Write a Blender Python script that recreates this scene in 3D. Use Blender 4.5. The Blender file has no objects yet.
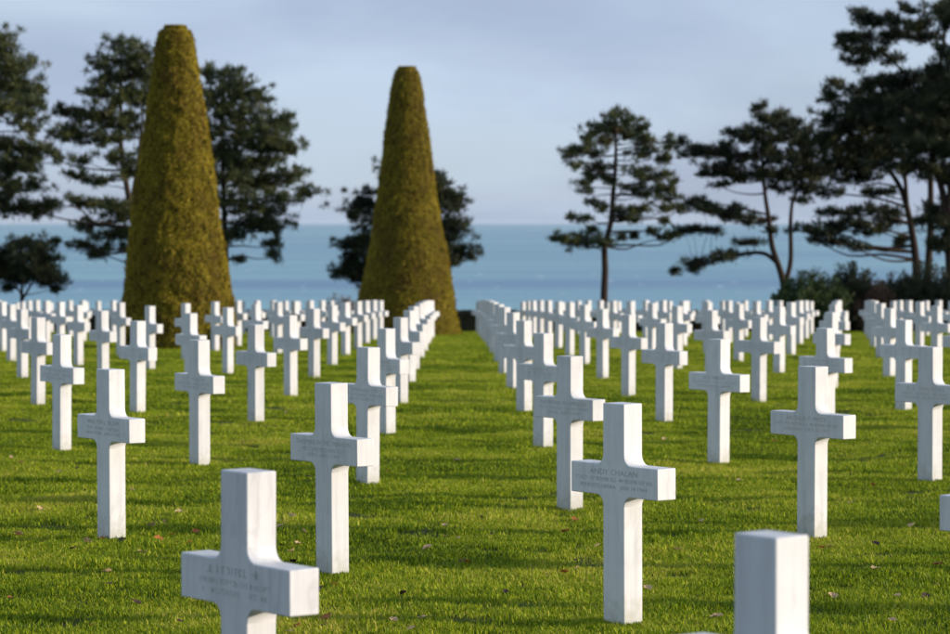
import bpy, bmesh, math, random
import numpy as np
from mathutils import Vector, Matrix
random.seed(7); rng = np.random.default_rng(11)
R = math.radians
sc = bpy.context.scene
COL = sc.collection

# ------------------------------------------------------------------ camera
EYE = 1.682                      # metres above the lawn under the camera
FPX = 2737.0                     # focal length measured on a 950 px wide frame
cam_d = bpy.data.cameras.new('camera')
cam = bpy.data.objects.new('camera', cam_d); COL.objects.link(cam)
cam_d.sensor_width = 36.0
cam_d.lens = FPX / 950.0 * 36.0
cam_d.clip_start = 0.1; cam_d.clip_end = 90000
cam.location = (0, 0, EYE)
cam.rotation_euler = (R(90) - math.atan(96 / FPX), 0, 0)
cam_d.dof.use_dof = True
cam_d.dof.focus_distance = 13.2
cam_d.dof.aperture_fstop = 4.8
cam_d.dof.aperture_blades = 9
sc.camera = cam

# ------------------------------------------------------------------ sky and sun
SUN_EL, SUN_AZ = 10.5, 95.5     # azimuth clockwise from +Y (view direction)
world = bpy.data.worlds.new('World'); sc.world = world; world.use_nodes = True
wn = world.node_tree; wn.nodes.clear()
def N(nt, typ, **kw):
    n = nt.nodes.new(typ)
    for k, v in kw.items():
        if k.startswith('i_'):
            key = k[2:]
            n.inputs[int(key) if key.isdigit() else key.replace('_', ' ')].default_value = v
        else: setattr(n, k, v)
    return n
L = lambda nt, a, b: nt.links.new(a, b)
w_out = N(wn, 'ShaderNodeOutputWorld'); w_bg = N(wn, 'ShaderNodeBackground'); w_bg.inputs[1].default_value = 0.112
w_sky = N(wn, 'ShaderNodeTexSky', sky_type='NISHITA', sun_disc=False, sun_elevation=R(SUN_EL), sun_rotation=R(SUN_AZ),
          altitude=50, air_density=1.0, dust_density=0.6, ozone_density=2.5)
w_tc = N(wn, 'ShaderNodeTexCoord')
w_sep = N(wn, 'ShaderNodeSeparateXYZ'); L(wn, w_tc.outputs['Generated'], w_sep.inputs[0])
w_abs = N(wn, 'ShaderNodeMath', operation='ABSOLUTE'); L(wn, w_sep.outputs[2], w_abs.inputs[0])
w_add = N(wn, 'ShaderNodeMath', operation='ADD'); w_add.inputs[1].default_value = 0.24; L(wn, w_abs.outputs[0], w_add.inputs[0])
w_dx = N(wn, 'ShaderNodeMath', operation='DIVIDE'); L(wn, w_sep.outputs[0], w_dx.inputs[0]); L(wn, w_add.outputs[0], w_dx.inputs[1])
w_dy = N(wn, 'ShaderNodeMath', operation='DIVIDE'); L(wn, w_sep.outputs[1], w_dy.inputs[0]); L(wn, w_add.outputs[0], w_dy.inputs[1])
w_cmb = N(wn, 'ShaderNodeCombineXYZ'); L(wn, w_dx.outputs[0], w_cmb.inputs[0]); L(wn, w_dy.outputs[0], w_cmb.inputs[1])
w_noi = N(wn, 'ShaderNodeTexNoise', i_Scale=0.55, i_Detail=5.0, i_Roughness=0.55); L(wn, w_cmb.outputs[0], w_noi.inputs['Vector'])
w_rmp = N(wn, 'ShaderNodeValToRGB'); L(wn, w_noi.outputs[0], w_rmp.inputs[0])
w_rmp.color_ramp.elements[0].position = 0.40; w_rmp.color_ramp.elements[0].color = (0.78, 0.78, 0.78, 1)
w_rmp.color_ramp.elements[1].position = 0.62; w_rmp.color_ramp.elements[1].color = (1.0, 1.0, 1.0, 1)
w_mix = N(wn, 'ShaderNodeMix', data_type='RGBA')
w_mix.inputs['B'].default_value = (3.4, 4.2, 5.6, 1)          # thin pale cloud
w_n2 = N(wn, 'ShaderNodeTexNoise', i_Scale=1.5, i_Detail=5.0, i_Roughness=0.5, i_Distortion=0.3); L(wn, w_cmb.outputs[0], w_n2.inputs['Vector'])
w_r2 = N(wn, 'ShaderNodeValToRGB'); L(wn, w_n2.outputs[0], w_r2.inputs[0])
w_r2.color_ramp.elements[0].position = 0.36; w_r2.color_ramp.elements[0].color = (3.70, 4.50, 5.60, 1)    # pale cloud
w_r2.color_ramp.elements[1].position = 0.64; w_r2.color_ramp.elements[1].color = (2.55, 3.10, 4.40, 1)    # lavender-grey cloud
L(wn, w_r2.outputs[0], w_mix.inputs['B'])
L(wn, w_rmp.outputs[0], w_mix.inputs['Factor']); L(wn, w_sky.outputs[0], w_mix.inputs['A'])
L(wn, w_mix.outputs['Result'], w_bg.inputs[0]); L(wn, w_bg.outputs[0], w_out.inputs[0])

sun_d = bpy.data.lights.new('sun', 'SUN'); sun = bpy.data.objects.new('sun', sun_d); COL.objects.link(sun)
sun_d.energy = 4.6; sun_d.angle = R(0.5); sun_d.color = (1.0, 0.84, 0.69)
sdir = Vector((math.sin(R(SUN_AZ)) * math.cos(R(SUN_EL)), math.cos(R(SUN_AZ)) * math.cos(R(SUN_EL)), math.sin(R(SUN_EL))))
sun.rotation_euler = sdir.to_track_quat('Z', 'Y').to_euler()
sun.location = (60, -20, 30)

vs = sc.view_settings
vs.view_transform = 'Standard'; vs.look = 'None'; vs.exposure = 0.45; vs.gamma = 1.0; vs.use_curve_mapping = False

# ------------------------------------------------------------------ helpers
def link(o, parent=None):
    COL.objects.link(o)
    if parent is not None: o.parent = parent
    return o
def tag(o, label=None, cat=None, group=None, kind=None):
    if label: o['label'] = label
    if cat: o['category'] = cat
    if group: o['group'] = group
    if kind: o['kind'] = kind
    return o
def empty(name, loc, rz=0):
    o = bpy.data.objects.new(name, None); o.location = loc; o.rotation_euler = (0, 0, rz); o.empty_display_size = 0.2
    return link(o)
def np_mesh(name, V, F, nper, smooth=False, mat=None):
    V = np.asarray(V, dtype=np.float32); F = np.asarray(F, dtype=np.int32)
    me = bpy.data.meshes.new(name)
    me.vertices.add(len(V)); me.vertices.foreach_set('co', V.ravel())
    nf = len(F); me.loops.add(nf * nper); me.loops.foreach_set('vertex_index', F.ravel())
    me.polygons.add(nf)
    me.polygons.foreach_set('loop_start', np.arange(nf, dtype=np.int32) * nper)
    me.polygons.foreach_set('loop_total', np.full(nf, nper, dtype=np.int32))
    if smooth: me.polygons.foreach_set('use_smooth', np.ones(nf, dtype=bool))
    me.update(calc_edges=True)
    if mat: me.materials.append(mat)
    return me
def mesh_obj(name, me, parent=None, loc=(0, 0, 0)):
    o = bpy.data.objects.new(name, me); o.location = loc
    return link(o, parent)
class Tubes:
    """tapered tubes along polylines, collected into one mesh"""
    def __init__(s): s.V = []; s.F = []; s.n = 0
    def add(s, pts, rad, sides=6):
        pts = [Vector(p) for p in pts]; rings = len(pts)
        prev = None
        for k, p in enumerate(pts):
            t = (pts[min(k + 1, rings - 1)] - pts[max(k - 1, 0)]).normalized()
            a = prev if prev is not None else (Vector((1, 0, 0)) if abs(t.x) < 0.9 else Vector((0, 1, 0)))
            a = (a - t * a.dot(t)).normalized(); b = t.cross(a); prev = a
            for q in range(sides):
                an = 2 * math.pi * q / sides
                s.V.append(p + (a * math.cos(an) + b * math.sin(an)) * rad[k])
        for k in range(rings - 1):
            for q in range(sides):
                i0 = s.n + k * sides + q; i1 = s.n + k * sides + (q + 1) % sides
                s.F.append((i0, i1, i1 + sides, i0 + sides))
        s.n += rings * sides
    def mesh(s, name, mat): return np_mesh(name, s.V, s.F, 4, True, mat)
def smooth_path(pts, n=4):
    P = [Vector(p) for p in pts]; out = []
    for k in range(len(P) - 1):
        p0 = P[max(k - 1, 0)]; p1 = P[k]; p2 = P[k + 1]; p3 = P[min(k + 2, len(P) - 1)]
        for q in range(n):
            t = q / n
            out.append(0.5 * ((2 * p1) + (p2 - p0) * t + (2 * p0 - 5 * p1 + 4 * p2 - p3) * t * t + (3 * p1 - p0 - 3 * p2 + p3) * t ** 3))
    out.append(P[-1]); return out

# ------------------------------------------------------------------ materials
def new_mat(name):
    m = bpy.data.materials.new(name); m.use_nodes = True; nt = m.node_tree; nt.nodes.clear()
    out = N(nt, 'ShaderNodeOutputMaterial')
    return m, nt, out
def noise_mat(name, stops, scale=1.0, detail=4, rough=0.8, coord='Position', bump=0.0, bscale=None, spec=0.3, transl=0.0, stretch=None, tcol=None):
    m, nt, out = new_mat(name)
    if coord == 'Position': src = N(nt, 'ShaderNodeNewGeometry').outputs['Position']
    else: src = N(nt, 'ShaderNodeTexCoord').outputs[coord]
    if stretch:
        mp = N(nt, 'ShaderNodeMapping'); mp.inputs['Scale'].default_value = stretch; L(nt, src, mp.inputs[0]); src = mp.outputs[0]
    no = N(nt, 'ShaderNodeTexNoise', i_Scale=scale, i_Detail=float(detail), i_Roughness=0.6); L(nt, src, no.inputs['Vector'])
    rp = N(nt, 'ShaderNodeValToRGB'); L(nt, no.outputs[0], rp.inputs[0])
    e = rp.color_ramp.elements
    while len(e) < len(stops): e.new(0.5)
    for k, (p, c) in enumerate(stops): e[k].position = p; e[k].color = (*c, 1)
    bs = N(nt, 'ShaderNodeBsdfPrincipled'); bs.inputs['Roughness'].default_value = rough
    bs.inputs['Specular IOR Level'].default_value = spec
    L(nt, rp.outputs[0], bs.inputs['Base Color'])
    if bump:
        n2 = N(nt, 'ShaderNodeTexNoise', i_Scale=bscale or scale * 6, i_Detail=4.0); L(nt, src, n2.inputs['Vector'])
        bp = N(nt, 'ShaderNodeBump', i_Strength=bump); L(nt, n2.outputs[0], bp.inputs['Height']); L(nt, bp.outputs[0], bs.inputs['Normal'])
    if transl:
        tr = N(nt, 'ShaderNodeBsdfTranslucent')
        if tcol: tr.inputs[0].default_value = (*tcol, 1)
        else: L(nt, rp.outputs[0], tr.inputs[0])
        mx = N(nt, 'ShaderNodeMixShader'); mx.inputs[0].default_value = transl
        L(nt, bs.outputs[0], mx.inputs[1]); L(nt, tr.outputs[0], mx.inputs[2]); L(nt, mx.outputs[0], out.inputs[0])
    else: L(nt, bs.outputs[0], out.inputs[0])
    return m

def marble_mat():
    m, nt, out = new_mat('white_marble')
    tc = N(nt, 'ShaderNodeTexCoord'); oi = N(nt, 'ShaderNodeObjectInfo')
    off = N(nt, 'ShaderNodeVectorMath', operation='MULTIPLY_ADD')
    cb = N(nt, 'ShaderNodeCombineXYZ'); L(nt, oi.outputs['Random'], cb.inputs[0]); L(nt, oi.outputs['Random'], cb.inputs[2])
    L(nt, cb.outputs[0], off.inputs[0]); off.inputs[1].default_value = (37, 11, 53); L(nt, tc.outputs['Object'], off.inputs[2])
    mp = N(nt, 'ShaderNodeMapping'); mp.inputs['Rotation'].default_value = (0.3, 0.75, 0.2); mp.inputs['Scale'].default_value = (1.0, 1.0, 0.35)
    L(nt, off.outputs[0], mp.inputs[0])
    n1 = N(nt, 'ShaderNodeTexNoise', i_Scale=5.0, i_Detail=6.0, i_Roughness=0.55, i_Distortion=0.8); L(nt, mp.outputs[0], n1.inputs['Vector'])
    r1 = N(nt, 'ShaderNodeValToRGB'); L(nt, n1.outputs[0], r1.inputs[0])
    e = r1.color_ramp.elements; e[0].position = 0.478; e[0].color = (0, 0, 0, 1); e[1].position = 0.522; e[1].color = (0, 0, 0, 1)
    k = e.new(0.5); k.color = (1, 1, 1, 1)
    n2 = N(nt, 'ShaderNodeTexNoise', i_Scale=9.0, i_Detail=5.0); L(nt, off.outputs[0], n2.inputs['Vector'])
    r2 = N(nt, 'ShaderNodeValToRGB'); L(nt, n2.outputs[0], r2.inputs[0])
    r2.color_ramp.elements[0].position = 0.3; r2.color_ramp.elements[0].color = (0.59, 0.61, 0.62, 1)
    r2.color_ramp.elements[1].position = 0.7; r2.color_ramp.elements[1].color = (0.65, 0.67, 0.68, 1)
    vf = N(nt, 'ShaderNodeMath', operation='MULTIPLY'); L(nt, r1.outputs[0], vf.inputs[0])
    n4 = N(nt, 'ShaderNodeTexNoise', i_Scale=3.0, i_Detail=1.0); L(nt, off.outputs[0], n4.inputs['Vector'])
    r4 = N(nt, 'ShaderNodeMapRange'); L(nt, n4.outputs[0], r4.inputs[0]); r4.inputs[1].default_value = 0.42; r4.inputs[2].default_value = 0.62; r4.inputs[3].default_value = 0.0; r4.inputs[4].default_value = 0.36
    L(nt, r4.outputs[0], vf.inputs[1])
    mx = N(nt, 'ShaderNodeMix', data_type='RGBA'); L(nt, vf.outputs[0], mx.inputs['Factor']); L(nt, r2.outputs[0], mx.inputs['A'])
    mx.inputs['B'].default_value = (0.40, 0.42, 0.43, 1)
    # algae and mower stains near the foot
    sp = N(nt, 'ShaderNodeSeparateXYZ'); L(nt, tc.outputs['Object'], sp.inputs[0])
    n3 = N(nt, 'ShaderNodeTexNoise', i_Scale=22.0, i_Detail=4.0); L(nt, off.outputs[0], n3.inputs['Vector'])
    md = N(nt, 'ShaderNodeMath', operation='MULTIPLY_ADD'); L(nt, n3.outputs[0], md.inputs[0]); md.inputs[1].default_value = -0.30; L(nt, sp.outputs[2], md.inputs[2])
    mr = N(nt, 'ShaderNodeMapRange'); L(nt, md.outputs[0], mr.inputs[0]); mr.inputs[1].default_value = -0.13; mr.inputs[2].default_value = 0.0; mr.inputs[3].default_value = 0.5; mr.inputs[4].default_value = 0.0
    m2 = N(nt, 'ShaderNodeMix', data_type='RGBA'); L(nt, mr.outputs[0], m2.inputs['Factor']); L(nt, mx.outputs['Result'], m2.inputs['A']); m2.inputs['B'].default_value = (0.36, 0.36, 0.27, 1)
    # rain streaks and block-to-block tone
    mw = N(nt, 'ShaderNodeMapping'); mw.inputs['Scale'].default_value = (26, 26, 1.6); L(nt, off.outputs[0], mw.inputs[0])
    nw = N(nt, 'ShaderNodeTexNoise', i_Scale=1.0, i_Detail=3.0); L(nt, mw.outputs[0], nw.inputs['Vector'])
    rw = N(nt, 'ShaderNodeMapRange'); L(nt, nw.outputs[0], rw.inputs[0]); rw.inputs[1].default_value = 0.45; rw.inputs[2].default_value = 0.75; rw.inputs[3].default_value = 1.0; rw.inputs[4].default_value = 0.86
    tn = N(nt, 'ShaderNodeMapRange'); L(nt, oi.outputs['Random'], tn.inputs[0]); tn.inputs[3].default_value = 0.92; tn.inputs[4].default_value = 1.05
    mm = N(nt, 'ShaderNodeMath', operation='MULTIPLY'); L(nt, rw.outputs[0], mm.inputs[0]); L(nt, tn.outputs[0], mm.inputs[1])
    m3 = N(nt, 'ShaderNodeVectorMath', operation='SCALE'); L(nt, m2.outputs['Result'], m3.inputs[0]); L(nt, mm.outputs[0], m3.inputs['Scale'])
    bs = N(nt, 'ShaderNodeBsdfPrincipled'); bs.inputs['Roughness'].default_value = 0.62; bs.inputs['Specular IOR Level'].default_value = 0.3
    L(nt, m3.outputs[0], bs.inputs['Base Color'])
    n5 = N(nt, 'ShaderNodeTexNoise', i_Scale=260.0, i_Detail=2.0); L(nt, tc.outputs['Object'], n5.inputs['Vector'])
    bp = N(nt, 'ShaderNodeBump', i_Strength=0.06, i_Distance=0.002); L(nt, n5.outputs[0], bp.inputs['Height']); L(nt, bp.outputs[0], bs.inputs['Normal'])
    L(nt, bs.outputs[0], out.inputs[0]); return m

M = {}
M['marble'] = marble_mat()
M['letters'] = noise_mat('carved_letter_grey', [(0.3, (0.36, 0.36, 0.34)), (0.7, (0.47, 0.47, 0.45))], 60, coord='Object')
M['soil'] = noise_mat('lawn_soil', [(0.3, (0.03, 0.04, 0.008)), (0.6, (0.05, 0.065, 0.012)), (0.8, (0.08, 0.085, 0.02))], 3.0, rough=0.95, bump=0.5, bscale=60, spec=0.1)
M['bark'] = noise_mat('pine_bark', [(0.3, (0.022, 0.017, 0.014)), (0.7, (0.06, 0.043, 0.033))], 6, rough=0.95, coord='Object', bump=0.6, stretch=(3, 3, 0.6), spec=0.1)
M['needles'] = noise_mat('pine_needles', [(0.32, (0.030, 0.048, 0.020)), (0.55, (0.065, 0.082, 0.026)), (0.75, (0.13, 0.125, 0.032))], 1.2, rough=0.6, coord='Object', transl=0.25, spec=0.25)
M['needles_shaded'] = noise_mat('shaded_pine_needles', [(0.35, (0.012, 0.021, 0.011)), (0.55, (0.025, 0.036, 0.014)), (0.72, (0.085, 0.082, 0.022))], 1.0, rough=0.6, coord='Object', transl=0.2, spec=0.25)  # darker needle copy, shade among the dense pines put into the colour
M['yew'] = noise_mat('clipped_yew', [(0.28, (0.16, 0.075, 0.028)), (0.40, (0.21, 0.155, 0.018)), (0.54, (0.27, 0.22, 0.018)), (0.72, (0.40, 0.31, 0.032))], 1.5, detail=9, rough=0.7, coord='Object', transl=0.04, spec=0.15)
M['yew_inner'] = noise_mat('yew_inner_twigs', [(0.3, (0.03, 0.024, 0.008)), (0.7, (0.05, 0.04, 0.01))], 5, rough=0.9, coord='Object', bump=0.6, bscale=30, spec=0.1)
M['hedge'] = noise_mat('dark_hedge_leaves', [(0.3, (0.022, 0.024, 0.012)), (0.6, (0.045, 0.042, 0.018)), (0.8, (0.07, 0.055, 0.022))], 1.5, rough=0.7, transl=0.15, spec=0.2)
M['bush_green'] = noise_mat('broom_leaves', [(0.3, (0.025, 0.048, 0.014)), (0.6, (0.05, 0.085, 0.022)), (0.8, (0.08, 0.10, 0.03))], 2, rough=0.6, transl=0.25)
M['bush_dark'] = noise_mat('thicket_leaves', [(0.3, (0.016, 0.026, 0.013)), (0.6, (0.03, 0.042, 0.018)), (0.8, (0.055, 0.05, 0.022))], 2, rough=0.7, transl=0.2)
M['bush_brown'] = noise_mat('russet_twigs', [(0.3, (0.10, 0.06, 0.04)), (0.7, (0.24, 0.15, 0.09))], 2, rough=0.8, transl=0.2)

# ------------------------------------------------------------------ setting: lawn, cliff, sea
def gz(y):
    if y < 0: return -0.00854 * y * 0.5
    z = -(0.00854 * y + 1.528e-4 * y * y)
    if y > 135: z -= 0.02 * (y - 135) ** 1.75
    return z
_ur = random.Random(3); UND = []
for lam, amp in ((0.7, .0030), (0.9, .0040), (1.2, .0050), (1.5, .0050), (2.0, .0050), (2.6, .0045)):
    a_ = _ur.uniform(-.9, .9); k_ = 6.2832 / lam; UND.append((k_ * math.cos(a_), k_ * math.sin(a_), _ur.uniform(0, 6.28), amp))
def und(x, y):                                                   # the soft unevenness of old turf
    return sum(a * math.sin(kx * x + ky * y + p) for kx, ky, p, a in UND) if 0 < y < 100 and abs(x) < 24 else 0.0
def gnd(x, y): return gz(y) + und(x, y)
ys = list(np.arange(-60, 4, 4.0)) + list(np.arange(4, 45, 0.2)) + list(np.arange(45, 96, 0.5)) + list(np.arange(97, 200, 2.5)) + [210, 225, 240, 260]
xs = list(np.linspace(-150, -26, 14)) + list(np.arange(-24, 24.01, 0.22)) + list(np.linspace(26, 150, 14))
V = [(x, y, max(gnd(x, y), -60)) for y in ys for x in xs]
nx = len(xs)
F = [(j * nx + i, j * nx + i + 1, (j + 1) * nx + i + 1, (j + 1) * nx + i) for j in range(len(ys) - 1) for i in range(nx - 1)]
tag(mesh_obj('ground', np_mesh('ground', V, F, 4, True, M['soil'])), 'mown lawn sloping gently down towards the sea cliff', kind='structure')

def sea_mat():
    m, nt, out = new_mat('sea_water')
    g = N(nt, 'ShaderNodeNewGeometry')
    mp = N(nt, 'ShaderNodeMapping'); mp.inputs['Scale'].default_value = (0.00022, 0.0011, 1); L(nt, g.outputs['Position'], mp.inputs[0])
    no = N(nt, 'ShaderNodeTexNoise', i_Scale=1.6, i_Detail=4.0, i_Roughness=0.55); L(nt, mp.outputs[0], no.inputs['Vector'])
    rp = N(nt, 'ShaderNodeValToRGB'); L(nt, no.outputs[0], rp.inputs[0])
    e = rp.color_ramp.elements; e[0].position = 0.36; e[0].color = (0.06, 0.19, 0.32, 1); e[1].position = 0.64; e[1].color = (0.18, 0.41, 0.43, 1)  # bands of cloud shadow on the water put into its colour
    mp2 = N(nt, 'ShaderNodeMapping'); mp2.inputs['Scale'].default_value = (0.10, 0.018, 1); L(nt, g.outputs['Position'], mp2.inputs[0])
    vo = N(nt, 'ShaderNodeTexNoise', i_Scale=1.0, i_Detail=2.0); L(nt, mp2.outputs[0], vo.inputs['Vector'])
    r2 = N(nt, 'ShaderNodeValToRGB'); L(nt, vo.outputs[0], r2.inputs[0]); r2.color_ramp.elements[0].position = 0.69; r2.color_ramp.elements[1].position = 0.72  # pale flecks: whitecaps and wave glints painted into the colour
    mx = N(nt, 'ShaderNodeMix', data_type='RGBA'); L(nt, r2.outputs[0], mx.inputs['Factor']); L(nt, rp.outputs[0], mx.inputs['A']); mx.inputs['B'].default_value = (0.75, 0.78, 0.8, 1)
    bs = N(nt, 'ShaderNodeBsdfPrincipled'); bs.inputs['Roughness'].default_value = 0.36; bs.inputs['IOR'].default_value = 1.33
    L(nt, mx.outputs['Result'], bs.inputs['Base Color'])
    n3 = N(nt, 'ShaderNodeTexNoise', i_Scale=0.12, i_Detail=5.0); L(nt, g.outputs['Position'], n3.inputs['Vector'])
    bp = N(nt, 'ShaderNodeBump', i_Strength=0.25, i_Distance=1.0); L(nt, n3.outputs[0], bp.inputs['Height']); L(nt, bp.outputs[0], bs.inputs['Normal'])
    L(nt, bs.outputs[0], out.inputs[0]); return m
sy = [150, 400, 1000, 2500, 6000, 15000, 41000]
sx = [-30000, -8000, -2000, 0, 2000, 8000, 30000]
V = [(x, y, -45.0) for y in sy for x in sx]
F = [(j * 7 + i, j * 7 + i + 1, j * 7 + i + 8, j * 7 + i + 7) for j in range(6) for i in range(6)]
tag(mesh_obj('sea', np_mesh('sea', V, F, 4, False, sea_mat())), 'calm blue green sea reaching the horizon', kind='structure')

# ------------------------------------------------------------------ crosses
CW, CS, CT, CH = 0.144, 0.597, 0.108, 1.0     # post width, arm span, thickness, height
A0, A1, FR = 0.588, 0.727, 0.046              # arm bottom, arm top, fillet radius
def cross_mesh(seed):
    r = random.Random(seed)
    h = CW / 2; s = CS / 2
    def arc(cx, cz, a0, a1, n=6):
        return [(cx + FR * math.cos(R(a0 + (a1 - a0) * k / n)), cz + FR * math.sin(R(a0 + (a1 - a0) * k / n))) for k in range(n + 1)]
    out = [(h, -0.12)]
    out += arc(h + FR, A0 - FR, 180, 90)
    out += [(s, A0), (s, A1)]
    out += arc(h + FR, A1 + FR, 270, 180)
    out += [(h, CH), (-h, CH)]
    out += arc(-h - FR, A1 + FR, 0, -90)
    out += [(-s, A1), (-s, A0)]
    out += arc(-h - FR, A0 - FR, 90, 0)
    out += [(-h, -0.12)]
    bm = bmesh.new()
    f = [bm.verts.new((x, -CT / 2, z)) for x, z in out]; b = [bm.verts.new((x, CT / 2, z)) for x, z in out]
    bm.faces.new(f); bm.faces.new(b[::-1]); n = len(out)
    for k in range(n):
        fc = bm.faces.new((f[k], b[k], b[(k + 1) % n], f[(k + 1) % n]))
    bmesh.ops.recalc_face_normals(bm, faces=bm.faces)
    sharp = [e for e in bm.edges if e.calc_face_angle(0) > R(35)]
    bmesh.ops.bevel(bm, geom=sharp, offset=0.0045, segments=2, profile=0.5, affect='EDGES')
    for fc in bm.faces: fc.smooth = len(fc.verts) <= 4 and fc.calc_area() < 0.0016
    me = bpy.data.meshes.new('cross'); bm.to_mesh(me); bm.free()
    me.materials.append(M['marble'])
    return me
CM = cross_mesh(1)

def text_mesh(lines):
    """carved lines: (text, width, cap height, z) -> one mesh lying on the front of the arms"""
    V = []; F = []
    for txt, wd, cap, z in lines:
        cu = bpy.data.curves.new('carving', 'FONT'); cu.body = txt; cu.align_x = 'CENTER'; cu.align_y = 'CENTER'; cu.size = 1.0; cu.resolution_u = 2
        ob = bpy.data.objects.new('carving', cu); COL.objects.link(ob)
        dg = bpy.context.evaluated_depsgraph_get(); dg.update()
        me = bpy.data.meshes.new_from_object(ob.evaluated_get(dg))
        co = np.array([v.co[:] for v in me.vertices]); mn, mxx = co.min(0), co.max(0)
        c = (mn + mxx) / 2; k = len(V)
        for p in co:
            V.append(((p[0] - c[0]) / (mxx[0] - mn[0]) * wd, -CT / 2 - 0.0006, z + (p[1] - c[1]) / 0.73 * cap))
        for pg in me.polygons: F.append([k + i for i in pg.vertices])
        bpy.data.objects.remove(ob); bpy.data.curves.remove(cu); bpy.data.meshes.remove(me)
    out = bpy.data.meshes.new('inscription'); out.from_pydata(V, [], F); out.materials.append(M['letters']); return out
def marks_mesh(seed):
    """worn, unreadable carved strokes in three rows"""
    r = random.Random(seed); V = []; F = []
    for z, cap, wd in ((A1 - 0.034, 0.024, r.uniform(0.26, 0.40)), (A1 - 0.070, 0.017, r.uniform(0.36, 0.52)), (A1 - 0.100, 0.017, r.uniform(0.30, 0.44))):
        x = -wd / 2
        while x < wd / 2:
            if r.random() < 0.14: x += cap * 0.9; continue
            cw = cap * r.uniform(0.45, 0.7)
            for _ in range(r.choice((2, 2, 3))):
                if r.random() < 0.6: px = x + r.choice((0, cw)); q = (px, z - cap / 2, px + cap * 0.13, z + cap / 2)
                else: pz = z + r.choice((-0.5, 0, 0.37)) * cap; q = (x, pz, x + cw, pz + cap * 0.13)
                k = len(V); y = -CT / 2 - 0.0006
                V += [(q[0], y, q[1]), (q[2], y, q[1]), (q[2], y, q[3]), (q[0], y, q[3])]; F.append((k, k + 1, k + 2, k + 3))
            x += cw + cap * 0.3
    me = bpy.data.meshes.new('inscription'); me.from_pydata(V, [], F); me.materials.append(M['letters']); return me
MARKS = [marks_mesh(k) for k in range(6)]
Z1, Z2, Z3 = A1 - 0.034, A1 - 0.070, A1 - 0.101
INSC = {
 (0, 0): [('ANDY CHALAN', .33, .026, Z1), ('T SGT  67 BOMB SQ  44 BOMB GP (H)', .53, .018, Z2), ('PENNSYLVANIA   JAN 14 1944', .46, .019, Z3)],
 (-1, 0): [('THOMAS W. MC MAHON', .49, .026, Z1), ('PFC  300 MED ENG CO', .37, .020, Z2), ('OHIO   JUN 1 1944', .29, .019, Z3)],
 (1, 1): [('ARTHUR F. PRICE', .33, .026, Z1), ('SGT  415 BOMB SQ  98 BOMB GP (H)', .50, .018, Z2), ('OREGON   JULY 10 1943', .37, .019, Z3)],
 (0, 1): [('RAYMOND W. SPENCER', .47, .026, Z1), ('TEC 5  HQ CO  116 INF  29 DIV', .52, .018, Z2), ('MAINE   JULY 9 1944', .33, .019, Z3)],
 (-2, 0): [('WALTER L. BLOM', .36, .026, Z1), ('PVT  18 INF  1 INF DIV', .36, .020, Z2), ('NEW YORK   JUN 7 1944', .38, .019, Z3)],
 (2, 2): [('E. L. WILSON', .36, .026, Z1), ('PFC  8 INF  4 DIV', .44, .019, Z2), ('TEXAS   JULY 1944', .42, .019, Z3)],
}
ANG = R(52.95)
au, bw = 2.2925, 3.4089
UV = Vector((math.cos(ANG), -math.sin(ANG))) * au
WV = Vector((math.sin(ANG), math.cos(ANG))) * bw
VV = WV - 2 * UV
P00 = Vector((0.6537, 12.1876))
TOPI = [(-6.22, 57.0, 1.9), (-1.96, 79.0, 2.3)]
th = math.atan(96 / FPX)
def proj(x, y, z):
    dz = z - EYE; dep = y * math.cos(th) - dz * math.sin(th); up = y * math.sin(th) + dz * math.cos(th)
    return 475 + FPX * x / dep, 317 - FPX * up / dep
ORD = ['', 'first', 'second', 'third', 'fourth', 'fifth', 'sixth', 'seventh', 'eighth', 'ninth', 'tenth', 'eleventh', 'twelfth', 'thirteenth', 'fourteenth', 'fifteenth', 'sixteenth', 'seventeenth', 'eighteenth']
HAND = {
 (0, 0): 'sharp white marble cross with clearly readable carved name, right of the grass aisle',
 (0, 1): 'white marble cross directly behind the sharp front cross right of the aisle',
 (0, -1): 'blurred white cross post cut off by the bottom edge at the right',
 (-1, 0): 'white marble cross with long carved name, in front left of the grass aisle',
 (-1, -1): 'largest blurred white cross at the bottom left, its foot below the frame',
 (-2, 0): 'large white cross standing alone on the lawn at the left, grass all around',
 (1, 1): 'large white marble cross with veined foot at the right, readable carving',
 (1, 0): 'white cross of which only an arm tip enters at the right edge',
 (2, 2): 'white cross cut by the right edge, its arm carved with faint initials',
}
def line_name(i):
    if i == -1: return 'in line along the left side of the aisle'
    if i == 0: return 'in line along the right side of the aisle'
    n = -i - 1 if i < 0 else i
    return 'in %s line outward %s of the aisle' % (ORD[n] if n < len(ORD) else 'far', 'left' if i < 0 else 'right')
grid = []
for i in range(-24, 34):
    for j in range(-4, 40):
        p = P00 + i * UV + j * VV
        if p.y < 2.5 or p.y > (89.5 if p.x < 9.5 else 83): continue
        if any((p.x - tx) ** 2 + (p.y - ty) ** 2 < tr * tr for tx, ty, tr in TOPI): continue
        z = gz(p.y)
        cx, top = proj(p.x, p.y, z + 1.0); _, bot = proj(p.x, p.y, z)
        half = 0.27 * (bot - top)
        inside = cx + half > 0 and cx - half < 950 and top < 634
        hw = 475 / FPX * p.y
        near = -hw - 1.6 < p.x < hw + 1.6 or (0 < p.x < hw + 5.3 and p.y < 34)
        if inside or near: grid.append((i, j, p.x, p.y, z, inside, cx))
count = {}
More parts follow.
